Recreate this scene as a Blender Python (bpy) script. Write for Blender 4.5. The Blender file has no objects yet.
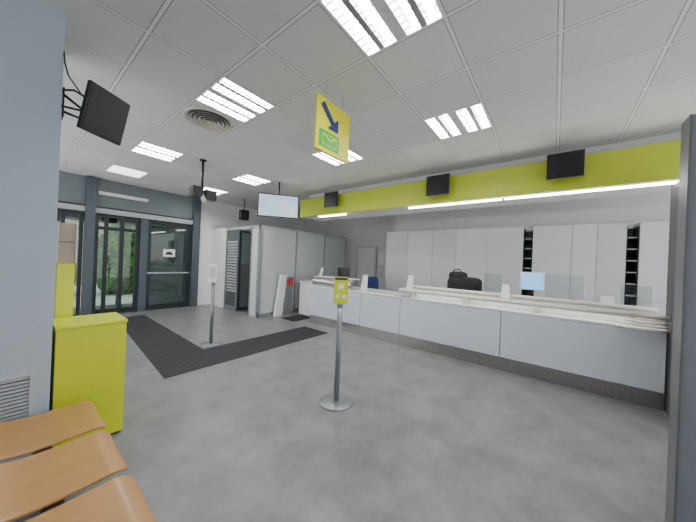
import bpy, math
from mathutils import Vector, Matrix
C = bpy.context.scene.collection
H = 1.6; ZC = 3.36
# ---------------------------------------------------------------- materials
def new(name):
    m = bpy.data.materials.new(name); m.use_nodes = True
    return m, m.node_tree, m.node_tree.nodes['Principled BSDF']
def mat(name, col, rough=.5, metal=0, emit=None, es=0, var=.04, scale=6, trans=0, bump=0, alpha=1, coat=0):
    m, nt, b = new(name)
    b.inputs['Roughness'].default_value = rough
    b.inputs['Metallic'].default_value = metal
    b.inputs['Transmission Weight'].default_value = trans
    b.inputs['Coat Weight'].default_value = coat
    b.inputs['Alpha'].default_value = alpha
    tc = nt.nodes.new('ShaderNodeTexCoord')
    n = nt.nodes.new('ShaderNodeTexNoise'); n.inputs['Scale'].default_value = scale; n.inputs['Detail'].default_value = 3
    nt.links.new(tc.outputs['Object'], n.inputs['Vector'])
    r = nt.nodes.new('ShaderNodeValToRGB')
    r.color_ramp.elements[0].position = .3; r.color_ramp.elements[1].position = .7
    r.color_ramp.elements[0].color = tuple(c*(1-var) for c in col)+(1,)
    r.color_ramp.elements[1].color = tuple(min(1, c*(1+var)) for c in col)+(1,)
    nt.links.new(n.outputs['Fac'], r.inputs['Fac'])
    nt.links.new(r.outputs['Color'], b.inputs['Base Color'])
    if bump:
        bp = nt.nodes.new('ShaderNodeBump'); bp.inputs['Strength'].default_value = bump
        nt.links.new(n.outputs['Fac'], bp.inputs['Height']); nt.links.new(bp.outputs['Normal'], b.inputs['Normal'])
    if emit:
        b.inputs['Emission Color'].default_value = tuple(emit)+(1,); b.inputs['Emission Strength'].default_value = es
    return m
def glassmat(name, tint, mixf=.85, rough=.02, diff=None, df=0):
    m = bpy.data.materials.new(name); m.use_nodes = True; nt = m.node_tree; nt.nodes.clear()
    o = nt.nodes.new('ShaderNodeOutputMaterial'); mx = nt.nodes.new('ShaderNodeMixShader')
    t = nt.nodes.new('ShaderNodeBsdfTransparent'); t.inputs['Color'].default_value = tuple(tint)+(1,)
    g = nt.nodes.new('ShaderNodeBsdfGlossy'); g.inputs['Roughness'].default_value = rough
    mx.inputs['Fac'].default_value = 1-mixf
    nt.links.new(t.outputs[0], mx.inputs[1]); nt.links.new(g.outputs[0], mx.inputs[2])
    if diff:
        d = nt.nodes.new('ShaderNodeBsdfDiffuse'); d.inputs['Color'].default_value = tuple(diff)+(1,)
        m2 = nt.nodes.new('ShaderNodeMixShader'); m2.inputs['Fac'].default_value = df
        nt.links.new(mx.outputs[0], m2.inputs[1]); nt.links.new(d.outputs[0], m2.inputs[2]); nt.links.new(m2.outputs[0], o.inputs[0])
    else: nt.links.new(mx.outputs[0], o.inputs[0])
    return m

M = {}
M['wall'] = mat('wall_paint', (.70,.71,.71), .6, var=.03, scale=3, bump=.02)
M['wallwhite'] = mat('wall_white', (.80,.80,.79), .6, var=.02)
M['wallblue'] = mat('pillar_paint', (.45,.52,.59), .55, var=.03, scale=2)
M['panel'] = mat('partition_panel', (.58,.605,.62), .35, var=.02, scale=2)
M['cab'] = mat('cabinet_laminate', (.62,.635,.65), .35, var=.02, scale=2)
M['cabdark'] = mat('cabinet_laminate_grey', (.56,.575,.59), .35, var=.02, scale=2)
M['counter'] = mat('counter_laminate', (.62,.66,.74), .3, var=.02, scale=2)
M['steel'] = mat('brushed_steel', (.42,.40,.38), .30, 1, var=.10, scale=30)
M['brightsteel'] = mat('polished_steel', (.66,.66,.67), .22, 1, var=.12, scale=12)
M['alu'] = mat('aluminium', (.45,.47,.5), .35, .8, var=.04, scale=20)
M['post'] = mat('grey_post_metal', (.24,.255,.275), .38, .6, var=.04, scale=20)
M['frame'] = mat('dark_grey_frame', (.022,.030,.034), .4, .3, var=.08)
M['column'] = mat('grey_column', (.075,.095,.115), .4, .2, var=.06)
M['fascia'] = mat('blue_grey_header', (.17,.195,.215), .4, .1, var=.04)
M['silver'] = mat('silver_header', (.46,.49,.51), .4, .3, var=.04)
M['darkpanel'] = mat('dark_grey_panel', (.19,.205,.225), .5, .0, var=.04)
M['taupe'] = mat('dark_taupe_panel', (.085,.08,.078), .5, .0, var=.04)
M['screenend'] = mat('screen_end_trim', (.15,.15,.155), .4, .2, var=.04)
M['black'] = mat('black_plastic', (.012,.013,.015), .35, var=.2)
M['blackfab'] = mat('black_fabric', (.014,.014,.016), .8, var=.3, scale=30, bump=.3)
M['lime'] = mat('lime_paint', (.56,.655,.04), .4, var=.04, scale=2)
M['limesat'] = mat('lime_lacquer', (.63,.70,.015), .35, var=.03, scale=2)
M['yellow'] = mat('sign_yellow', (.66,.64,.015), .4, var=.02)
M['navy'] = mat('sign_navy', (.006,.022,.13), .4, var=.02)
M['green'] = mat('sign_green', (.02,.38,.06), .4, var=.02)
M['white'] = mat('white_plastic', (.84,.85,.86), .4, var=.02)
M['grey'] = mat('grey_plastic', (.50,.53,.56), .5, var=.02)
M['paper'] = mat('paper', (.88,.88,.88), .7, var=.02)
M['cream'] = mat('cream_edge', (.88,.84,.74), .35, var=.03, scale=8)
M['ledge'] = mat('ledge_laminate', (.66,.64,.58), .3, var=.03)
M['bluefab'] = mat('blue_fabric', (.02,.04,.16), .8, var=.2, scale=40)
M['red'] = mat('red_sticker', (.6,.03,.03), .5, var=.02)
M['card'] = mat('tan_panel', (.38,.32,.25), .6, var=.08)
M['tube'] = mat('lit_tube', (1,1,1), .3, emit=(1,.98,.95), es=92)
M['diff'] = mat('lit_diffuser', (1,1,1), .3, emit=(1,.93,.82), es=3)
M['led'] = mat('led_strip', (1,1,1), .3, emit=(1,1,1), es=28)
M['gapfill'] = mat('added_gap_glow', (1,1,1), .3, emit=(1,.98,.93), es=7)  # glow material for the strip added to brighten the shelf gap
M['refl'] = mat('reflector', (.36,.37,.38), .3, .5, var=.02)
M['ceilwhite'] = mat('ceiling_trim', (.74,.735,.725), .7, var=.02)
M['ring'] = mat('diffuser_metal', (.66,.61,.55), .4, .1, var=.05)
M['ringdark'] = mat('diffuser_throat', (.14,.13,.12), .6, .1, var=.05)
M['pave'] = mat('pavement', (.66,.64,.60), .8, var=.1, scale=4)
M['leaf'] = mat('leaves', (.045,.14,.016), .8, var=.85, scale=9, bump=.8)
M['render'] = mat('street_wall', (.34,.33,.29), .8, var=.1, scale=2)
M['glass'] = glassmat('clear_glass', (.80,.90,.87), .95)
M['teal'] = glassmat('tinted_glass', (.11,.18,.165), .88, diff=(.08,.13,.12), df=.4)
M['dim'] = glassmat('office_glass', (.5,.57,.58), .93, diff=(.4,.44,.45), df=.2)
M['acryl'] = glassmat('acrylic', (.93,.95,.95), .92)
M['frost'] = mat('frosted_film', (.66,.69,.71), .6, alpha=.45)
M['bluescr'] = mat('blue_screen', (.2,.5,.9), .3, emit=(.30,.60,1), es=.9)

def wood():
    m, nt, b = new('beech_plywood')
    b.inputs['Roughness'].default_value = .3
    tc = nt.nodes.new('ShaderNodeTexCoord'); mp = nt.nodes.new('ShaderNodeMapping')
    mp.inputs['Scale'].default_value = (2, 24, 2)
    n = nt.nodes.new('ShaderNodeTexNoise'); n.inputs['Scale'].default_value = 1.5; n.inputs['Detail'].default_value = 4
    r = nt.nodes.new('ShaderNodeValToRGB')
    r.color_ramp.elements[0].position = .25; r.color_ramp.elements[1].position = .75
    r.color_ramp.elements[0].color = (.44,.235,.082,1); r.color_ramp.elements[1].color = (.52,.285,.11,1)
    nt.links.new(tc.outputs['Object'], mp.inputs['Vector']); nt.links.new(mp.outputs[0], n.inputs['Vector'])
    nt.links.new(n.outputs['Fac'], r.inputs['Fac']); nt.links.new(r.outputs['Color'], b.inputs['Base Color'])
    return m
M['wood'] = wood()
def floormat():
    m, nt, b = new('vinyl_floor')
    b.inputs['Roughness'].default_value = .34
    tc = nt.nodes.new('ShaderNodeTexCoord')
    n = nt.nodes.new('ShaderNodeTexNoise'); n.inputs['Scale'].default_value = 3.0; n.inputs['Detail'].default_value = 8; n.inputs['Roughness'].default_value = .62
    r = nt.nodes.new('ShaderNodeValToRGB')
    r.color_ramp.elements[0].position = .34; r.color_ramp.elements[1].position = .66
    r.color_ramp.elements[0].color = (.138,.141,.144,1); r.color_ramp.elements[1].color = (.215,.219,.221,1)
    nt.links.new(tc.outputs['Object'], n.inputs['Vector']); nt.links.new(n.outputs['Fac'], r.inputs['Fac'])
    nt.links.new(r.outputs['Color'], b.inputs['Base Color'])
    return m
M['floor'] = floormat()
def ribmat():
    m, nt, b = new('ribbed_mat')
    b.inputs['Roughness'].default_value = .85
    b.inputs['Specular IOR Level'].default_value = .2
    tc = nt.nodes.new('ShaderNodeTexCoord')
    w = nt.nodes.new('ShaderNodeTexWave'); w.inputs['Scale'].default_value = 4.2; w.bands_direction = 'Y'
    r = nt.nodes.new('ShaderNodeValToRGB')
    r.color_ramp.elements[0].position = .3; r.color_ramp.elements[1].position = .7
    r.color_ramp.elements[0].color = (.012,.013,.014,1); r.color_ramp.elements[1].color = (.050,.053,.058,1)
    nt.links.new(tc.outputs['Object'], w.inputs['Vector']); nt.links.new(w.outputs['Fac'], r.inputs['Fac'])
    nt.links.new(r.outputs['Color'], b.inputs['Base Color'])
    return m
M['rib'] = ribmat()
PX, PY, GX, GY = .61, .65, 1.25, .675
def ceilmat():
    m, nt, b = new('ceiling_tiles')
    b.inputs['Roughness'].default_value = .8
    tc = nt.nodes.new('ShaderNodeTexCoord'); sep = nt.nodes.new('ShaderNodeSeparateXYZ')
    nt.links.new(tc.outputs['Object'], sep.inputs[0])
    def mth(op, a, bv=None):
        n = nt.nodes.new('ShaderNodeMath'); n.operation = op
        if isinstance(a, (int, float)): n.inputs[0].default_value = a
        else: nt.links.new(a, n.inputs[0])
        if bv is not None:
            if isinstance(bv, (int, float)): n.inputs[1].default_value = bv
            else: nt.links.new(bv, n.inputs[1])
        return n.outputs[0]
    def q(o, g, p): return mth('DIVIDE', mth('SUBTRACT', o, g-20*p), p)
    def line(o, g, p):
        f = mth('FRACT', q(o,g,p))
        d = mth('MINIMUM', f, mth('SUBTRACT', 1., f))
        return mth('MULTIPLY', d, p)
    d = mth('MINIMUM', line(sep.outputs[0], GX, PX), line(sep.outputs[1], GY, PY))
    r = nt.nodes.new('ShaderNodeValToRGB'); r.color_ramp.interpolation = 'CONSTANT'
    e = r.color_ramp.elements
    e[0].position = 0; e[0].color = (.98,.98,.97,1)
    e[1].position = .011; e[1].color = (.40,.40,.395,1)  # thin shadow line beside the grid bars, painted into the tile colour
    x = e.new(.016); x.color = (.82,.812,.795,1)
    nt.links.new(d, r.inputs['Fac'])
    cmb = nt.nodes.new('ShaderNodeCombineXYZ')
    nt.links.new(mth('FLOOR', q(sep.outputs[0],GX,PX)), cmb.inputs[0]); nt.links.new(mth('FLOOR', q(sep.outputs[1],GY,PY)), cmb.inputs[1])
    wn = nt.nodes.new('ShaderNodeTexWhiteNoise'); nt.links.new(cmb.outputs[0], wn.inputs['Vector'])
    fac = mth('ADD', mth('MULTIPLY', wn.outputs['Value'], .10), .88)
    mx = nt.nodes.new('ShaderNodeMix'); mx.data_type = 'RGBA'; mx.blend_type = 'MULTIPLY'
    mx.inputs['Factor'].default_value = 1
    nt.links.new(r.outputs['Color'], mx.inputs['A']); nt.links.new(fac, mx.inputs['B'])
    nt.links.new(mx.outputs['Result'], b.inputs['Base Color'])
    return m
M['ceil'] = ceilmat()
def scrmat():
    m, nt, b = new('lit_screen')
    tc = nt.nodes.new('ShaderNodeTexCoord'); w = nt.nodes.new('ShaderNodeTexNoise')
    w.inputs['Scale'].default_value = 3
    r = nt.nodes.new('ShaderNodeValToRGB')
    r.color_ramp.elements[0].position = .35; r.color_ramp.elements[1].position = .65
    r.color_ramp.elements[0].color = (.50,.72,.92,1); r.color_ramp.elements[1].color = (.80,.90,.98,1)
    nt.links.new(tc.outputs['Object'], w.inputs['Vector']); nt.links.new(w.outputs['Fac'], r.inputs['Fac'])
    nt.links.new(r.outputs['Color'], b.inputs['Emission Color']); b.inputs['Emission Strength'].default_value = 1.2
    b.inputs['Base Color'].default_value = (.05,.05,.06,1)
    return m
M['screen'] = scrmat()

# ---------------------------------------------------------------- mesh builder (world coordinates)
class MB:
    def __init__(s): s.v=[]; s.f=[]; s.m=[]; s.mats=[]; s.sm=[]
    def mi(s, k):
        if k not in s.mats: s.mats.append(k)
        return s.mats.index(k)
    def add(s, vs, fs, k, smooth=False):
        o=len(s.v); s.v += [tuple(v) for v in vs]; i=s.mi(k)
        for f in fs: s.f.append([o+a for a in f]); s.m.append(i); s.sm.append(smooth)
        return s
    def box(s, x0,x1,y0,y1,z0,z1,k):
        x0,x1=min(x0,x1),max(x0,x1); y0,y1=min(y0,y1),max(y0,y1); z0,z1=min(z0,z1),max(z0,z1)
        vs=[(x,y,z) for z in (z0,z1) for y in (y0,y1) for x in (x0,x1)]
        return s.add(vs,[(0,2,3,1),(4,5,7,6),(0,1,5,4),(2,6,7,3),(0,4,6,2),(1,3,7,5)],k)
    def extr(s, poly, vec, k):
        n=len(poly); vec=Vector(vec); a=[Vector(p) for p in poly]; b=[p+vec for p in a]
        fs=[list(range(n))[::-1], list(range(n,2*n))]+[(i,(i+1)%n,n+(i+1)%n,n+i) for i in range(n)]
        return s.add(a+b,fs,k)
    def tube(s, pts, r, k, n=12):
        pts=[Vector(p) for p in pts]; rings=[]
        for i,p in enumerate(pts):
            d=(pts[min(i+1,len(pts)-1)]-pts[max(i-1,0)]).normalized()
            up=Vector((0,0,1)) if abs(d.z)<.9 else Vector((1,0,0))
            a=d.cross(up).normalized(); b=d.cross(a)
            rr=r[i] if isinstance(r,(list,tuple)) else r
            rings.append([p+a*rr*math.cos(2*math.pi*j/n)+b*rr*math.sin(2*math.pi*j/n) for j in range(n)])
        vs=[v for q in rings for v in q]; fs=[]
        for i in range(len(pts)-1):
            for j in range(n):
                fs.append((i*n+j,i*n+(j+1)%n,(i+1)*n+(j+1)%n,(i+1)*n+j))
        L=len(pts)-1
        fs.append([j for j in range(n)][::-1]); fs.append([L*n+j for j in range(n)])
        s.add(vs,fs,k,True)
        return s
    def lathe(s, prof, c, k, n=40):
        vs=[];fs=[]
        for r,z in prof:
            for j in range(n): vs.append((c[0]+r*math.cos(2*math.pi*j/n), c[1]+r*math.sin(2*math.pi*j/n), c[2]+z))
        for i in range(len(prof)-1):
            for j in range(n): fs.append((i*n+j,i*n+(j+1)%n,(i+1)*n+(j+1)%n,(i+1)*n+j))
        return s.add(vs,fs,k,True)
    def build(s, name, parent=None, origin=None, bevel=0, **props):
        if parent is not None: o=Vector(parent['_o'])
        elif origin: o=Vector(origin)
        else:
            xs=[v[0] for v in s.v]; ys=[v[1] for v in s.v]; zs=[v[2] for v in s.v]
            o=Vector(((min(xs)+max(xs))/2,(min(ys)+max(ys))/2,min(zs)))
        me=bpy.data.meshes.new(name)
        me.from_pydata([tuple(Vector(v)-o) for v in s.v],[],s.f)
        for k in s.mats: me.materials.append(M[k])
        for p,i,sm in zip(me.polygons,s.m,s.sm): p.material_index=i; p.use_smooth=sm and len(p.vertices)<8
        me.update()
        ob=bpy.data.objects.new(name,me); C.objects.link(ob)
        if parent is not None: ob.parent=parent; ob['_o']=tuple(o)
        else: ob.location=o; ob['_o']=tuple(o)
        if bevel:
            b=ob.modifiers.new('bevel','BEVEL'); b.width=bevel; b.segments=2; b.limit_method='ANGLE'
        for a,b in props.items(): ob[a]=b
        return ob
def thing(name, loc, label, category, **props):
    e=bpy.data.objects.new(name,None); C.objects.link(e); e.location=loc; e.empty_display_size=.1
    e['_o']=tuple(loc); e['label']=label; e['category']=category
    for a,b in props.items(): e[a]=b
    return e
def dup(e, delta, label=None):
    n=e.copy(); C.objects.link(n)
    n.location=Vector(e.location)+Vector(delta)
    if label: n['label']=label
    def kids(a,b):
        for c in a.children:
            k=c.copy(); C.objects.link(k); k.parent=b; kids(c,k)
    kids(e,n); return n
def S(mb, name, **k):
    return mb.build(name, kind='structure', **k)
def box1(x0,x1,y0,y1,z0,z1,k): return MB().box(x0,x1,y0,y1,z0,z1,k)

# ---------------------------------------------------------------- structure
S(box1(-1.2,8.6,-3.2,10.4,-.1,0,'floor'),'floor', origin=(0,0,0))
fix=[(0,0),(3,0),(0,3),(3,3),(0,7),(3,7),(0,10),(3,10)]
cb=MB()
for i in range(-4,13):
    for j in range(-6,15):
        if (i,j) in fix: continue
        xx=GX+i*PX; yy=GY+j*PY
        cb.add([(xx,yy,ZC),(xx+PX,yy,ZC),(xx+PX,yy+PY,ZC),(xx,yy+PY,ZC)],[(0,3,2,1)],'ceil')
S(cb,'ceiling', origin=(0,0,0))
S(box1(-1.2,.215,2.95,3.6,0,ZC,'wallblue'),'wall_left')
S(box1(-1.3,-1.2,-3.2,2.95,0,ZC,'wallblue'),'wall_side')
S(MB().box(3.68,8.4,8.88,9.0,0,ZC,'wallwhite'),'wall_back')
S(box1(8.2,8.3,3.2,8.88,0,ZC,'wall'),'wall_passage')
S(box1(7.02,7.12,-3.2,3.76,0,ZC,'wall'),'wall_right')
S(box1(7.12,8.2,3.66,3.76,0,ZC,'wall'),'wall_return')
S(MB().box(2.30,2.40,-2.2,-.565,0,2.48,'darkpanel').box(2.28,2.30,-2.2,-.565,0,2.48,'darkpanel').box(2.275,2.405,-.565,-.555,0,2.48,'screenend'),'wall_screen')
S(box1(4.22,4.90,-1.13,-1.07,0,2.66,'taupe'),'wall_end')
# pale bulkhead above the canopy
S(MB().box(5.05,5.10,-1.9,5.4,3.191,ZC-.001,'wallwhite').box(5.045,5.05,-1.9,5.4,3.27,3.28,'grey'),'trim_7')
pm=MB()
for a,b in ((4.13,5.28),(5.32,6.51),(6.55,7.64)):
    pm.box(a,b,6.14,6.19,.10,2.42,'panel')
for a in (4.08,5.28,6.51,7.64): pm.box(a,a+(.05 if a==4.08 else .04),6.12,6.2,0,2.46,'alu')
pm.box(4.08,7.68,6.125,6.195,2.42,2.46,'silver').box(4.08,7.68,6.125,6.195,0,.10,'alu')
S(pm,'wall_partition')
om=MB()
om.box(4.08,4.14,7.95,8.88,0,2.46,'wallwhite')
for y in (6.2,6.55,7.25,7.9): om.box(4.08,4.14,y,y+.05,0,2.46,'alu')
om.box(4.09,4.13,6.25,6.55,0,2.38,'panel')
om.box(4.08,4.14,6.2,7.95,2.38,2.46,'silver').box(4.08,4.14,7.3,7.9,0,.12,'alu')
S(om,'wall_office')
fr=MB().box(4.105,4.115,7.3,7.9,.12,2.38,'dim')
for k in range(18): fr.box(4.098,4.103,7.32,7.88,.55+.085*k,.60+.085*k,'frost')
S(fr,'window_2')
S(MB().extr([(4.11,7.22,.03),(4.11,7.25,.03),(4.11,7.25,2.36),(4.11,7.22,2.36)],(.06,-.005,0),'frame')
  .extr([(4.17,7.215,.03),(4.17,7.235,.03),(4.17,7.235,2.36),(4.17,7.215,2.36)],(.42,-.10,0),'dim')
  .extr([(4.59,7.115,.03),(4.59,7.145,.03),(4.59,7.145,2.36),(4.59,7.115,2.36)],(.06,-.01,0),'frame')
  .extr([(4.11,7.22,2.30),(4.11,7.25,2.30),(4.11,7.25,2.36),(4.11,7.22,2.36)],(.53,-.115,0),'frame')
  .extr([(4.11,7.22,.03),(4.11,7.25,.03),(4.11,7.25,.12),(4.11,7.22,.12)],(.53,-.115,0),'frame'),'door_3')
e=thing('filing_cabinet',(5.3,8.3,0),'dark grey filing cabinet inside the small office','cabinet')
MB().box(5.0,5.5,8.2,8.7,0,1.35,'darkpanel').build('body',parent=e,bevel=.005)
for k in range(4): MB().box(4.985,4.999,8.22,8.68,.06+.32*k,.35+.32*k,'column').build('drawer',parent=e)
# entrance
em=MB()
em.box(-.3,3.64,8.86,9.05,2.66,ZC,'fascia')
em.box(.2,3.64,8.80,8.86,2.52,2.64,'silver').box(.2,3.64,8.80,8.86,2.64,2.68,'frame')
em.box(1.30,2.3,8.78,8.86,2.97,3.05,'wallwhite')
S(em,'trim_1')
S(box1(1.08,1.25,8.70,8.86,0,ZC-.01,'column'),'trim_2')
S(box1(2.16,2.33,8.78,8.90,0,2.52,'column'),'trim_3')
S(box1(3.45,3.66,8.76,8.98,0,ZC-.01,'column'),'trim_4')
def glazing(name,x0,x1,z0,z1,cols,rows,g,y=8.88,w=.04):
    b=MB(); b.box(x0,x1,y-.006,y+.006,z0,z1,g)
    for c in cols: b.box(c,c+w,y-.03,y+.03,z0,z1,'frame')
    for r in rows: b.box(x0,x1,y-.028,y+.028,r,r+w,'frame')
    return S(b,name)
glazing('window_1',.25,1.07,0,2.52,(.25,.62,.70,1.0),(.0,2.08,2.44),'glass',w=.07)
glazing('door_1',1.26,2.15,0,2.52,(1.26,1.44,1.75,2.07),(.0,.06,2.12,2.44),'glass',w=.08)
glazing('door_2',2.34,3.44,0,2.52,(2.34,3.36),(.0,.07,2.34,2.44),'teal',w=.08)
S(MB().box(2.36,3.42,8.83,8.845,1.02,1.06,'alu').box(2.55,2.57,8.845,8.88,1.0,1.06,'alu').box(3.25,3.27,8.845,8.88,1.0,1.06,'alu'),'trim_5')
e=thing('door_notice',(2.88,8.845,1.42),'white paper notice with dark print on the tinted glass door','notice')
MB().box(2.72,3.02,8.866,8.869,1.50,1.72,'paper').build('sheet',parent=e)
MB().extr([(2.78,8.865,1.56),(2.96,8.865,1.56),(2.96,8.865,1.60),(2.91,8.865,1.65),(2.83,8.865,1.65),(2.78,8.865,1.60)],(0,-.002,0),'black').build('print',parent=e)
b=MB()
for xx in (.6,1.3,2.0,2.6,3.3): b.box(xx,xx+.08,10.3,10.36,0,2.6,'frame')
b.box(.2,3.7,10.3,10.36,2.4,2.7,'frame').box(3.7,3.8,9.06,10.36,0,3.0,'fascia').box(-.3,3.8,9.06,10.4,2.72,2.78,'fascia')
S(b,'trim_6')
MB().box(-6,12,10.45,20,-.12,-.02,'pave').build('pavement',label='pale stone pavement outside the entrance glass',category='pavement')
import random
random.seed(3)
def bush(cx,cy,cz,r,label,sy=1.3):
    me=MB(); vs=[];fs=[]
    n,mm=44,28
    for i in range(mm+1):
        ph=math.pi*i/mm
        for j in range(n):
            th=2*math.pi*j/n
            q=r*(.9+.10*math.sin(5*th+3*ph)*math.sin(4*ph)+.13*random.uniform(-1,1))
            vs.append((cx+q*math.sin(ph)*math.cos(th),cy+q*math.sin(ph)*math.sin(th),max(-.02,cz+sy*q*math.cos(ph))))
    for i in range(mm):
        for j in range(n): fs.append((i*n+j,i*n+(j+1)%n,(i+1)*n+(j+1)%n,(i+1)*n+j))
    me.add(vs,fs,'leaf'); return me.build('bush',label=label,category='bush')
bush(2.75,13.2,1.25,.9,'leafy green shrub outside the entrance doors',1.75)
bush(.72,13.6,1.1,.85,'rounded green shrub beside the street',1.7)
bush(5.0,14.0,1.2,1.1,'tall green shrub outside the tinted door')
MB().box(-3,9,17,17.3,-.02,3.2,'render').build('street_building',label='plain stone building wall across the pavement',category='building')

# ---------------------------------------------------------------- mats
mm_=MB().extr([(1.26,3.88,.001),(4.35,3.88,.001),(4.35,4.63,.001),(2.06,4.63,.001),(2.16,8.2,.001),(1.60,8.2,.001)],(0,0,.009),'rib')
mm_.build('entrance_mat',label='dark grey ribbed L-shaped mat leading from entrance to counter',category='mat')
MB().box(4.5,5.2,5.2,5.7,.001,.012,'rib').build('floor_mat',label='small dark ribbed mat by the partition',category='mat')

# ---------------------------------------------------------------- ceiling lights
def fixture(cx,cy,label):
    z=ZC
    e=thing('ceiling_light',(cx,cy,z),label,'ceiling light',group='recessed louvred ceiling lights')
    b=MB()
    X0,X1,Y0,Y1=cx-PX/2,cx+PX/2,cy-PY/2,cy+PY/2
    b.box(X0,X1,Y0,Y1,z+.09,z+.10,'refl')
    b.box(X0,X0+.014,Y0,Y1,z-.004,z+.09,'white').box(X1-.014,X1,Y0,Y1,z-.004,z+.09,'white')
    b.box(X0+.014,X1-.014,Y0,Y0+.014,z-.004,z+.09,'white').box(X0+.014,X1-.014,Y1-.014,Y1,z-.004,z+.09,'white')
    b.box(X0+.014,X1-.014,cy-.045,cy+.045,z-.003,z+.09,'ceilwhite')
    b.build('housing',parent=e)
    for yy in (cy-.245,cy-.115,cy+.115,cy+.245):
        MB().tube([(X0+.02,yy,z+.042),(X1-.02,yy,z+.042)],.025,'tube',10).build('tube',parent=e)
    b=MB()
    for yy in (cy-.18,cy+.18):
        b.extr([(X0+.015,yy-.024,z),(X0+.015,yy+.024,z),(X0+.015,yy,z+.075)],(PX-.03,0,0),'refl')
    for k in range(1,10):
        xx=X0+PX*k/10
        b.box(xx-.003,xx+.003,Y0+.015,cy-.046,z+.001,z+.016,'refl').box(xx-.003,xx+.003,cy+.046,Y1-.015,z+.001,z+.016,'refl')
    b.build('louver',parent=e)
    return e
f0=fixture(GX+PX/2,GY+PY/2,'square recessed twin louvred ceiling light with four lit tubes')
for (i,j) in fix[1:]:
    if (i,j)==(0,10): continue
    dup(f0,(i*PX,j*PY,0))
cx,cy=GX+PX/2,GY+PY*10.5
e=thing('ceiling_light',(cx,cy,ZC),'square ceiling light with warm opal diffuser near entrance','ceiling light')
MB().box(cx-PX/2,cx+PX/2,cy-PY/2,cy+PY/2,ZC+.01,ZC+.05,'refl').build('housing',parent=e)
MB().box(cx-PX/2+.03,cx+PX/2-.03,cy-PY/2+.03,cy+PY/2-.03,ZC-.012,ZC+.009,'diff').build('lens',parent=e)
b=MB(); c=(GX+PX/2,GY+4.5*PY,ZC)
b.lathe([(.29,-.001),(.29,-.012),(.27,-.022),(.24,-.006)],c,'ring')
for r in (.23,.18,.13,.08):
    b.lathe([(r,-.028),(r-.004,-.030),(r-.034,-.008),(r-.032,-.006),(r,-.028)],c,'ring')
b.lathe([(.04,-.034),(.0,-.036)],c,'ring'); b.lathe([(.25,-.002),(.0,-.0018)],c,'ringdark')
b.build('ceiling_air_vent',label='round metal ceiling air diffuser with concentric rings',category='air vent')

# ---------------------------------------------------------------- canopy
e=thing('counter_canopy',(5.0,1.8,2.70),'long lime-yellow fascia hanging above the service counter','canopy')
MB().box(4.75,4.80,-1.9,5.4,2.715,3.17,'lime').build('fascia',parent=e)
MB().box(4.80,5.5,-1.9,5.4,2.72,2.76,'wallwhite').box(4.80,5.5,5.36,5.4,2.76,3.17,'wallwhite').box(5.46,5.5,-1.9,5.36,2.76,3.17,'wallwhite').box(4.8,5.5,-1.9,5.4,3.15,3.19,'wallwhite').build('soffit',parent=e)
for k,(a,bb) in enumerate(((3.86,4.72),(.70,2.28),(-1.6,.66))):
    q=thing('strip_light',(4.77,(a+bb)/2,2.66),'slim white linear lamp under the lime canopy','strip light',group='strip lights under the canopy')
    MB().box(4.755,4.80,a,bb,2.690,2.714,'white').build('housing',parent=q)
    MB().box(4.75,4.80,a,bb,2.668,2.689,'led').build('lens',parent=q)
def disp(yc,zc,label):
    e=thing('display_monitor',(4.62,yc,zc-.18),label,'monitor',group='black monitors on the canopy')
    MB().box(4.60,4.645,yc-.20,yc+.20,zc-.18,zc+.17,'black').box(4.645,4.68,yc-.13,yc+.13,zc-.12,zc+.10,'black').build('casing',parent=e,bevel=.008)
    MB().box(4.594,4.599,yc-.18,yc+.18,zc-.15,zc+.15,'black').build('screen',parent=e)
    MB().box(4.681,4.75,yc-.03,yc+.03,zc-.05,zc+.05,'black').build('bracket',parent=e)
    return e
d=disp(-.06,3.03,'small black monitor mounted on the lime fascia'); dup(d,(0,1.74,-.02)); dup(d,(0,4.26,0))

# ---------------------------------------------------------------- counter
YR=-1.06
segs=[(3.325,4.88),(2.37,3.325),(.64,2.37),(YR,.64)]
for a,bb in segs:
    e=thing('counter_unit',(5.1,(a+bb)/2,0),'pale blue-grey counter front panel over a brushed steel plinth','counter',group='service counter units')
    MB().box(4.75,4.785,a+.006,bb-.006,.205,.905,'counter').build('front_panel',parent=e,bevel=.004)
    MB().box(4.785,4.80,a,bb,.02,.905,'steel').box(4.80,5.4,a+.003,bb-.003,.02,.90,'cab').build('body',parent=e)
    MB().box(4.765,4.784,a+.002,bb-.002,0,.198,'steel').build('plinth',parent=e)
e=thing('counter_worktop',(5.1,1.9,.93),'long pale counter worktop with slim light edge','worktop')
MB().box(4.755,5.6,YR,4.9,.912,.940,'white').build('surface',parent=e)
MB().tube([(4.755,2.4,.927),(4.755,3.4,.927),(4.755,4.7,.927),(4.80,4.87,.927),(4.95,4.92,.927),(5.6,4.92,.927)],.020,'cream').build('edge_trim',parent=e)
e=thing('transaction_shelf',(5.0,.6,.941),'raised cream-edged transaction shelf with lit gap beneath','shelf')
MB().box(4.72,5.30,YR,2.36,1.075,1.100,'ledge').build('surface',parent=e)
MB().tube([(4.70,YR,1.085),(4.70,2.3,1.085),(4.74,2.38,1.085),(5.27,2.38,1.085)],.030,'cream').build('edge_trim',parent=e)
MB().tube([(5.10,2.38,1.125),(5.12,2.3,1.135),(5.12,YR,1.135)],.030,'cream').build('rear_rail',parent=e)
for k,yy in enumerate((2.2,1.2,.2,-.85)):
    MB().box(4.84,5.0,yy-.03,yy+.03,.941,1.074,'grey').build('support',parent=e)
MB().box(5.0,5.02,YR,2.3,.941,1.074,'white').build('back_plate',parent=e)
MB().box(4.80,4.84,YR+.02,2.15,1.062,1.0745,'gapfill').build('added_fill_strip',parent=e)  # added glowing strip, brightens the gap under the shelf
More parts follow.
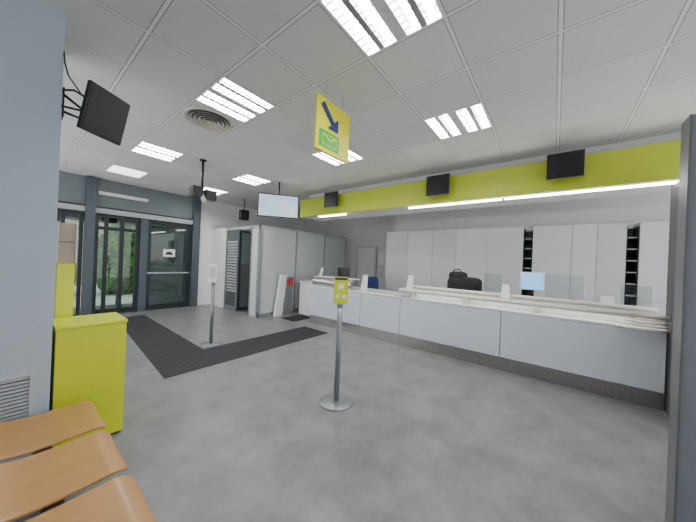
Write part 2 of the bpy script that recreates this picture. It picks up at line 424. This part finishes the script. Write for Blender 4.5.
for k in range(5):
    z=.938+.040*k
    MB().tube([(4.72,-.60-.05*k,z),(4.665,-.68-.05*k,z),(4.65,-.80-.03*k,z),(4.65,-.98,z),(4.70,-1.05,z)],.014,'cream').build('hook',parent=e)
e=thing('steel_ledge',(4.9,4.2,.941),'brushed steel curved ledge screen on the counter','ledge')
b=MB()
pr=[]
for t in range(9):
    a=t/8; pr.append((4.80-.07*math.sin(math.pi*a), .945+.225*a))
vs=[];fs=[]
for (x,z) in pr: vs += [(x,3.60,z),(x,4.82,z),(x+.012,4.82,z),(x+.012,3.60,z)]
for i in range(8):
    for j in range(4): fs.append((4*i+j,4*i+(j+1)%4,4*i+4+(j+1)%4,4*i+4+j))
fs += [(0,1,2,3),(32,33,34,35)]
b.add(vs,fs,'brightsteel').build('front_plate',parent=e)
MB().box(4.79,5.1,3.60,4.82,1.171,1.186,'cream').build('shelf',parent=e)
MB().box(5.05,5.09,3.85,3.89,.941,1.17,'brightsteel').build('leg',parent=e)
MB().box(5.05,5.09,4.72,4.76,.941,1.17,'brightsteel').build('leg',parent=e)

def holder(x,y,z,s,label,cat='card holder',ang=.3):
    e=thing('card_stand',(x,y,z),label,cat)
    dx,dy=.5*s*math.sin(ang),.5*s*math.cos(ang)
    MB().extr([(x-dx,y-dy,z+.007),(x+dx,y+dy,z+.007),(x+dx*.7+.06,y+dy*.7,z+1.5*s),(x-dx*.7+.06,y-dy*.7,z+1.5*s)],(.012,0,0),'white').build('panel',parent=e,bevel=.003)
    MB().extr([(x-dx-.06,y-dy,z+.001),(x+dx-.06,y+dy,z+.001),(x+dx+.10,y+dy,z+.001),(x-dx+.10,y-dy,z+.001)],(0,0,.006),'white').build('foot',parent=e)
    return e
holder(4.92,4.72,1.186,.14,'white upright leaflet stand on the steel ledge')
holder(4.90,3.36,.941,.24,'white acrylic card stand on the counter')
holder(4.85,2.24,1.101,.18,'tall white payment stand at the shelf end')
holder(4.92,.62,1.101,.15,'small white card stand on the raised shelf')
holder(5.38,-.62,.941,.20,'white card stand near the counter end')
def acr(x,y0,y1,z,h,label):
    e=thing('acrylic_screen',(x,(y0+y1)/2,z),label,'protective screen',group='clear counter screens')
    MB().box(x,x+.006,y0,y1,z+.013,z+h,'acryl').build('pane',parent=e)
    for y in (y0,y1-.03): MB().box(x-.06,x+.066,y,y+.03,z,z+.012,'white').build('foot',parent=e)
    for y in (y0-.006,y1): MB().box(x-.003,x+.009,y,y+.006,z+.013,z+h,'white').build('edge_bracket',parent=e)
acr(5.22,-1.02,-.72,1.101,.33,'clear acrylic screen beside the counter end')
acr(5.22,-.35,.12,1.101,.42,'clear acrylic screen standing on the shelf')
acr(5.22,.7,1.0,1.101,.38,'clear acrylic screen standing on the shelf')
e=thing('computer_monitor',(5.48,.3,.941),'small monitor with lit light-blue screen on the counter','monitor')
MB().box(5.45,5.475,.13,.47,1.24,1.54,'white').build('casing',parent=e,bevel=.006)
MB().box(5.446,5.449,.145,.455,1.255,1.525,'bluescr').build('screen',parent=e)
MB().box(5.476,5.50,.27,.33,.955,1.40,'black').box(5.40,5.58,.18,.42,.941,.955,'black').build('stand',parent=e)
e=thing('computer_monitor',(5.35,4.3,.941),'small black computer monitor near the steel ledge','monitor')
MB().box(5.33,5.36,4.12,4.5,1.16,1.42,'black').build('casing',parent=e,bevel=.006)
MB().box(5.33,5.36,4.28,4.34,.955,1.159,'black').box(5.26,5.44,4.2,4.42,.941,.955,'black').build('stand',parent=e)
def blob(c,r,k,p=2.6,n=24,m=16):
    b=MB();vs=[];fs=[]
    sp=lambda v:math.copysign(abs(v)**(2/p),v)
    for i in range(m+1):
        ph=-math.pi/2+math.pi*i/m
        for j in range(n):
            th=2*math.pi*j/n
            vs.append((c[0]+r[0]*sp(math.cos(ph))*sp(math.cos(th)),c[1]+r[1]*sp(math.cos(ph))*sp(math.sin(th)),c[2]+r[2]*sp(math.sin(ph))))
    for i in range(m):
        for j in range(n): fs.append((i*n+j,i*n+(j+1)%n,(i+1)*n+(j+1)%n,(i+1)*n+j))
    return b.add(vs,fs,k,True)
e=thing('shoulder_bag',(5.46,1.4,.942),'bulky black fabric bag with strap on the counter','bag')
blob((5.47,1.38,1.165),(.11,.31,.222),'blackfab',5).build('body',parent=e)
blob((5.46,1.50,1.40),(.09,.17,.085),'blackfab',3).build('flap',parent=e)
MB().tube([(5.44,1.60,1.45),(5.43,1.56,1.52),(5.43,1.46,1.525),(5.43,1.41,1.45)],.012,'blackfab').build('handle',parent=e)
MB().tube([(5.36,1.34,1.36),(5.35,1.26,1.24),(5.345,1.18,1.18),(5.36,1.10,1.30)],.012,'blackfab').build('strap',parent=e)
def chair(x,y,k,label,h=1.36):
    e=thing('office_chair',(x,y,0),label,'chair')
    b=MB()
    for q in range(5):
        a=2*math.pi*q/5
        b.tube([(x,y,.10),(x+.27*math.cos(a),y+.27*math.sin(a),.07)],[.03,.018],'black')
        b.tube([(x+.27*math.cos(a)-.02,y+.27*math.sin(a),.03),(x+.27*math.cos(a)+.02,y+.27*math.sin(a),.03)],.03,'black')
    b.build('base',parent=e)
    MB().tube([(x,y,.10),(x,y,.60)],.025,'steel').build('stem',parent=e)
    blob((x,y,.64),(.24,.24,.045),k,4).build('seat',parent=e)
    blob((x+.24,y,h-.25),(.04,.22,.25),k,4).build('backrest',parent=e)
    MB().tube([(x+.05,y,.60),(x+.27,y,.62),(x+.29,y,h-.3)],.018,'black').build('back_support',parent=e)
chair(5.9,3.95,'bluefab','blue fabric office chair behind the counter',1.20)

# ---------------------------------------------------------------- tall cabinets
def cabinet(y0,y1,seams,tones=()):
    e=thing('tall_cabinet',(6.75,(y0+y1)/2,0),'tall pale grey laminate storage cabinet against the wall','cabinet',group='tall cabinets behind the counter')
    MB().box(6.52,7.0,y0+.001,y1-.001,0,2.46,'cab').build('body',parent=e)
    ys=[y0]+seams+[y1]
    for i,(a,b) in enumerate(zip(ys[:-1],ys[1:])):
        d=MB().box(6.495,6.518,a+.003,b-.003,.08,2.455,'cabdark' if i in tones else 'cab').build('door',parent=e,bevel=.002)
        MB().box(6.48,6.494,b-.06,b-.045,1.0,1.16,'grey').build('handle',parent=d)
cabinet(2.42,3.74,[3.1],(1,)); cabinet(1.866,2.42,[],(0,)); cabinet(.53,1.866,[1.185]); cabinet(-.95,.37,[-.58,-.235],(0,)); cabinet(-2.6,-1.10,[-1.52,-2.06])
def slot(y0,y1):
    e=thing('open_shelf',(6.75,(y0+y1)/2,0),'narrow dark open shelving slot between cabinets','shelf',group='dark shelving slots')
    b=MB().box(6.9,7.0,y0+.002,y1-.002,0,2.40,'frame')
    b.box(6.52,6.9,y0+.002,y0+.012,0,2.4,'frame').box(6.52,6.9,y1-.012,y1-.002,0,2.4,'frame'); b.build('frame',parent=e)
    for k in range(11):
        MB().box(6.56,6.89,y0+.013,y1-.013,.2+.2*k,.215+.2*k,'grey').build('shelf_board',parent=e)
slot(.37,.53); slot(-1.10,-.95)
S(MB().box(8.14,8.19,5.15,5.9,0,2.1,'wallwhite').box(8.13,8.2,5.08,5.15,0,2.17,'panel').box(8.13,8.2,5.9,5.97,0,2.17,'panel').box(8.13,8.2,5.15,5.9,2.1,2.17,'panel').box(8.10,8.14,5.2,5.22,.95,1.1,'alu'),'door_4')
MB().box(8.17,8.195,4.72,5.0,1.5,1.95,'paper').build('wall_poster',label='white paper notice on the grey passage wall',category='poster')

# slanted display by partition
e=thing('leaning_display_board',(4.75,5.9,0),'slim white slanted display stand with dark side and red sign','display stand')
MB().extr([(4.50,5.95,.0),(4.74,5.95,.0),(4.86,5.95,1.14),(4.66,5.95,1.14)],(0,.10,0),'white').build('board',parent=e,bevel=.006)
MB().extr([(4.745,5.96,.0),(5.06,5.96,.0),(5.10,5.96,1.06),(4.862,5.96,1.06)],(0,.12,0),'darkpanel').build('side',parent=e)
MB().box(4.90,5.05,5.945,5.958,.84,1.02,'red').build('sign_plate',parent=e)
e=thing('side_desk',(5.6,5.5,0),'small white side desk between display stand and counter','desk')
MB().box(5.25,5.9,5.0,5.9,.93,.96,'cream').build('top',parent=e)
MB().box(5.28,5.31,5.02,5.88,0,.93,'white').build('side_panel',parent=e)
MB().box(5.84,5.87,5.02,5.88,0,.93,'white').build('side_panel',parent=e)

# ---------------------------------------------------------------- signs
e=thing('hanging_sign',(2.03,1.84,2.68),'yellow hanging sign with navy arrow and green envelope symbol','sign')
X0,X1,Z0,Z1=1.775,2.28,2.675,3.20
MB().box(X0,X1,1.84,1.87,Z0,Z1,'yellow').build('board',parent=e,bevel=.003)
yf=1.8385
def P(u,v): return (X0+(X1-X0)*u, yf, Z0+(Z1-Z0)*v)
b=MB()
b.extr([P(.10,.84),P(.19,.93),P(.50,.64),P(.62,.75),P(.62,.47),P(.30,.47),P(.41,.56)][::-1],(0,-.003,0),'navy')
b.build('arrow',parent=e)
MB().extr([P(.08,.08),P(.66,.08),P(.66,.40),P(.08,.40)],(0,-.003,0),'green').build('symbol_panel',parent=e)
b=MB(); yf=1.835
b.extr([P(.16,.13),P(.58,.13),P(.58,.34),P(.16,.34)],(0,-.002,0),'yellow')
yf=1.832
b.extr([P(.18,.15),P(.56,.15),P(.56,.32),P(.18,.32)],(0,-.002,0),'green')
yf=1.829
b.extr([P(.16,.34),P(.20,.34),P(.37,.25),P(.54,.34),P(.58,.34),P(.58,.32),P(.37,.215),P(.16,.32)],(0,-.002,0),'yellow')
b.build('envelope',parent=e)
for xx in (1.9,2.17):
    MB().tube([(xx,1.855,3.20),(xx,1.855,ZC)],.003,'steel',6).build('cable',parent=e)
def post(x,y,label):
    e=thing('sign_post',(x,y,0),label,'sign stand')
    MB().lathe([(.0,0),(.19,0),(.19,.008),(.18,.016),(.05,.022),(.0,.022)],(x,y,.001),'post').build('base',parent=e)
    MB().tube([(x,y,.022),(x,y,1.13)],.03,'post',20).lathe([(.034,.0),(.036,.02),(.036,.07),(0,.07)],(x,y,1.08),'post',20).build('pole',parent=e)
    return e
def facing(x,y,z0,z1,w,k,off,name,parent,th=.012,yaw=None,pts=None):
    R=Vector(yaw) ; N=Vector((-R.y,R.x,0))
    c=Vector((x,y,0))-N*off
    if pts is None: pts=[(-.5,0),(.5,0),(.5,1),(-.5,1)]
    poly=[c+R*w*a+Vector((0,0,z0+(z1-z0)*q)) for a,q in pts]
    return MB().extr(poly,-N*th,k).build(name,parent=parent)
R1=(.66,-.75,0)
e=post(2.32,1.90,'slim grey stand with lime information sign and round base')
facing(2.32,1.90,1.12,1.42,.16,'limesat',.037,'sign_board',e,yaw=R1)
facing(2.32,1.90,1.385,1.41,.14,'navy',.0495,'lettering_band',e,th=.001,yaw=R1)
facing(2.32,1.90,1.27,1.36,.09,'paper',.0495,'symbol',e,th=.001,yaw=R1,pts=[(-.35,.6),(-.1,.9),(.2,.7),(.45,1.),(.3,.45),(.4,.1),(.05,.35),(-.3,0)])
for o in (-.035,.035):
    R_=Vector(R1); facing(2.32+R_.x*o,1.90+R_.y*o,1.18,1.225,.045,'paper',.0495,'icon',e,th=.001,yaw=R1,pts=[(-.5,.2),(0,0),(.5,.2),(.4,.9),(0,1),(-.4,.9)])
e=post(2.28,4.84,'slim grey stand with small white notice holder')
facing(2.28,4.84,1.12,1.44,.15,'white',.037,'sign_board',e,yaw=R1)
facing(2.28,4.84,1.2,1.4,.11,'grey',.0495,'notice',e,th=.001,yaw=R1)

e=thing('hanging_television',(3.73,5.0,2.5),'slim television with bright pale blue screen hung from ceiling','television')
Rr=Vector((.80,-.60,0)); N=Vector((.60,.80,0)); c=Vector((3.76,5.02,2.79))
def q(w,h,o,t,k,nm):
    o_=c-N*o
    poly=[o_+Rr*(-w/2)+Vector((0,0,-h/2)),o_+Rr*(w/2)+Vector((0,0,-h/2)),o_+Rr*(w/2)+Vector((0,0,h/2)),o_+Rr*(-w/2)+Vector((0,0,h/2))]
    return MB().extr(poly,N*t,k).build(nm,parent=e)
q(.90,.53,0,.05,'black','casing'); q(.86,.48,.003,.002,'screen','screen')
MB().tube([tuple(c+N*.08+Vector((0,0,-.1))),tuple(c+N*.08+Vector((0,0,ZC-2.79)))],.02,'black').build('ceiling_mount',parent=e)
e=thing('ceiling_camera_unit',(2.17,5.2,ZC),'black speaker and camera unit on a ceiling pole','camera')
MB().tube([(2.17,5.2,ZC),(2.17,5.2,2.72)],.022,'black').lathe([(.06,0),(.06,-.02),(0,-.02)],(2.17,5.2,ZC-.002),'black').build('pole',parent=e)
MB().box(1.98,2.15,5.10,5.28,2.64,2.84,'black').build('speaker',parent=e,bevel=.01)
MB().box(2.19,2.38,5.06,5.24,2.62,2.80,'black').build('speaker',parent=e,bevel=.01)
MB().tube([(2.17,5.2,2.75),(2.15,5.05,2.58)],[.03,.04],'white').build('camera_head',parent=e)
e=thing('ceiling_speaker',(4.3,7.4,2.9),'small black box on a bracket near the ceiling','speaker')
MB().box(4.2,4.45,7.35,7.5,2.7,3.0,'black').build('casing',parent=e,bevel=.01)
MB().tube([(4.32,7.42,3.0),(4.32,7.42,ZC)],.012,'black').build('pole',parent=e)

A=Vector((.347,2.78,2.875));B_=Vector((.62,2.95,2.875));D=Vector((.303,2.854,2.519));Cc=B_+D-A
n=(B_-A).cross(D-A).normalized()
if n.y<0: n=-n
e=thing('wall_television',(.215,2.93,2.7),'small black flat television tilted on a wall bracket','television')
MB().extr([A,B_,Cc,D],n*.035,'black').build('casing',parent=e,bevel=.006)
mid=(A+Cc)/2
k=.93
MB().extr([mid+(p-mid)*k-n*.003 for p in (A,B_,Cc,D)],n*.0025,'black').build('screen',parent=e)
mb=mid+n*.04
b=MB().box(.216,.228,2.96,3.06,2.6,2.82,'black')
b.tube([(.225,3.0,2.78),(.33,3.06,2.74),tuple(mb)],.010,'black').tube([(.225,3.0,2.65),(.33,3.06,2.66),tuple(mb)],.010,'black')
b.build('bracket',parent=e)
MB().tube([(.215,2.945,2.79),(.27,2.90,2.80),(.36,2.90,2.77)],.008,'black').build('arm',parent=e)
MB().tube([(.215,2.945,2.67),(.27,2.90,2.66),(.36,2.92,2.68)],.008,'black').build('arm',parent=e)
MB().tube([(.215,2.955,3.08),(.22,2.92,2.98),(.24,2.92,2.9),(.30,2.93,2.82),(.36,2.96,2.76)],.005,'black',8).build('cable',parent=e)

# ---------------------------------------------------------------- yellow cabinet + display panel
e=thing('lime_cabinet',(.45,3.2,0),'lime-yellow box cabinet standing against the pillar','cabinet')
MB().box(.235,.66,2.98,3.40,.02,.975,'limesat').build('body',parent=e,bevel=.004)
MB().box(.23,.668,2.97,3.405,.976,1.0,'limesat').build('top',parent=e,bevel=.004)
MB().box(.25,.64,3.0,3.38,0,.019,'black').build('plinth',parent=e)
e=thing('display_stand',(.33,3.5,0),'tall narrow lime display panel with tan panel on top','display stand')
MB().box(.26,.37,3.42,3.58,0,1.48,'limesat').build('panel',parent=e,bevel=.003)
MB().box(.255,.375,3.415,3.58,1.481,1.66,'card').box(.255,.375,3.415,3.58,1.668,1.83,'card').box(.262,.368,3.42,3.575,1.66,1.668,'column').box(.25,.262,3.405,3.414,1.48,1.84,'silver').box(.368,.38,3.405,3.414,1.48,1.84,'silver').build('top_panel',parent=e)

e=thing('wall_vent_grille',(-.1,2.94,.36),'grey slatted ventilation grille low on the wall','vent grille')
b=MB().box(-.36,.145,2.93,2.949,.685,.715,'grey').box(-.36,.145,2.93,2.949,.37,.40,'grey').box(-.36,-.33,2.93,2.949,.40,.685,'grey').box(.115,.145,2.93,2.949,.40,.685,'grey')
b.build('frame',parent=e)
b=MB().box(-.33,.115,2.946,2.949,.40,.685,'black')
for k in range(11):
    z=.405+.0258*k; b.extr([(-.33,2.93,z),(-.33,2.934,z+.004),(-.33,2.945,z+.016),(-.33,2.942,z+.012)],(.445,0,0),'grey')
b.build('slats',parent=e)
# ---------------------------------------------------------------- bench
e=thing('beam_bench',(.18,2.0,0),'beam bench with three curved beech plywood seats on grey frame','bench')
def seat(yc):
    vs=[];fs=[];nx,ny=30,18; hw=.245
    for i in range(nx+1):
        s=i/nx; x=-.08+.515*s
        z=.440+.035*max(0,(.35-s)/.35)**2-.008*math.sin(math.pi*min(1,s*1.1))- .030*max(0,(s-.86)/.14)**2
        q=0
        if s>.86: q=(s-.86)/.14
        if s<.14: q=(.14-s)/.14
        edge=1-.13*(1-math.sqrt(max(0,1-q*q)))
        for j in range(ny+1):
            t=-1+2*j/ny
            vs.append((x,yc+t*hw*edge,z+.006*t*t))
    for i in range(nx):
        for j in range(ny):
            a=i*(ny+1)+j; fs.append((a,a+ny+1,a+ny+2,a+1))
    o=MB().add(vs,fs,'wood',True).build('seat',parent=e)
    m=o.modifiers.new('s','SOLIDIFY'); m.thickness=.014
    m=o.modifiers.new('b','BEVEL'); m.width=.003; m.segments=2; m.limit_method='ANGLE'
for yc in (2.57,2.03,1.49): seat(yc)
MB().box(.12,.20,1.25,2.82,.32,.37,'alu').build('beam',parent=e,bevel=.006)
for yc in (2.57,2.03,1.49):
    MB().box(.02,.34,yc-.03,yc+.03,.371,.412,'alu').build('seat_bracket',parent=e)
for yc in (1.35,2.72):
    MB().box(.13,.19,yc-.025,yc+.025,.03,.32,'alu').box(-.1,.42,yc-.03,yc+.03,0,.03,'alu').build('leg',parent=e,bevel=.005)

for o in bpy.data.objects:
    if '_o' in o: del o['_o']

# ---------------------------------------------------------------- world + camera
w=bpy.data.worlds.new('World'); bpy.context.scene.world=w; w.use_nodes=True
bg=w.node_tree.nodes['Background']; bg.inputs[0].default_value=(.98,.985,1,1); bg.inputs[1].default_value=2.15
cam=bpy.data.cameras.new('camera'); co=bpy.data.objects.new('camera',cam); C.objects.link(co)
cam.sensor_width=36; cam.lens=265/696*36; cam.clip_start=.02
F=Vector((.788,.616,0)).normalized(); R=Vector((F.y,-F.x,0)); U=Vector((0,0,1)); th=.042
cr=R*math.cos(th)+U*math.sin(th); cu=-R*math.sin(th)+U*math.cos(th)
m=Matrix((cr,cu,-F)).transposed().to_4x4(); m.translation=Vector((0,0,H)); co.matrix_world=m
bpy.context.scene.camera=co
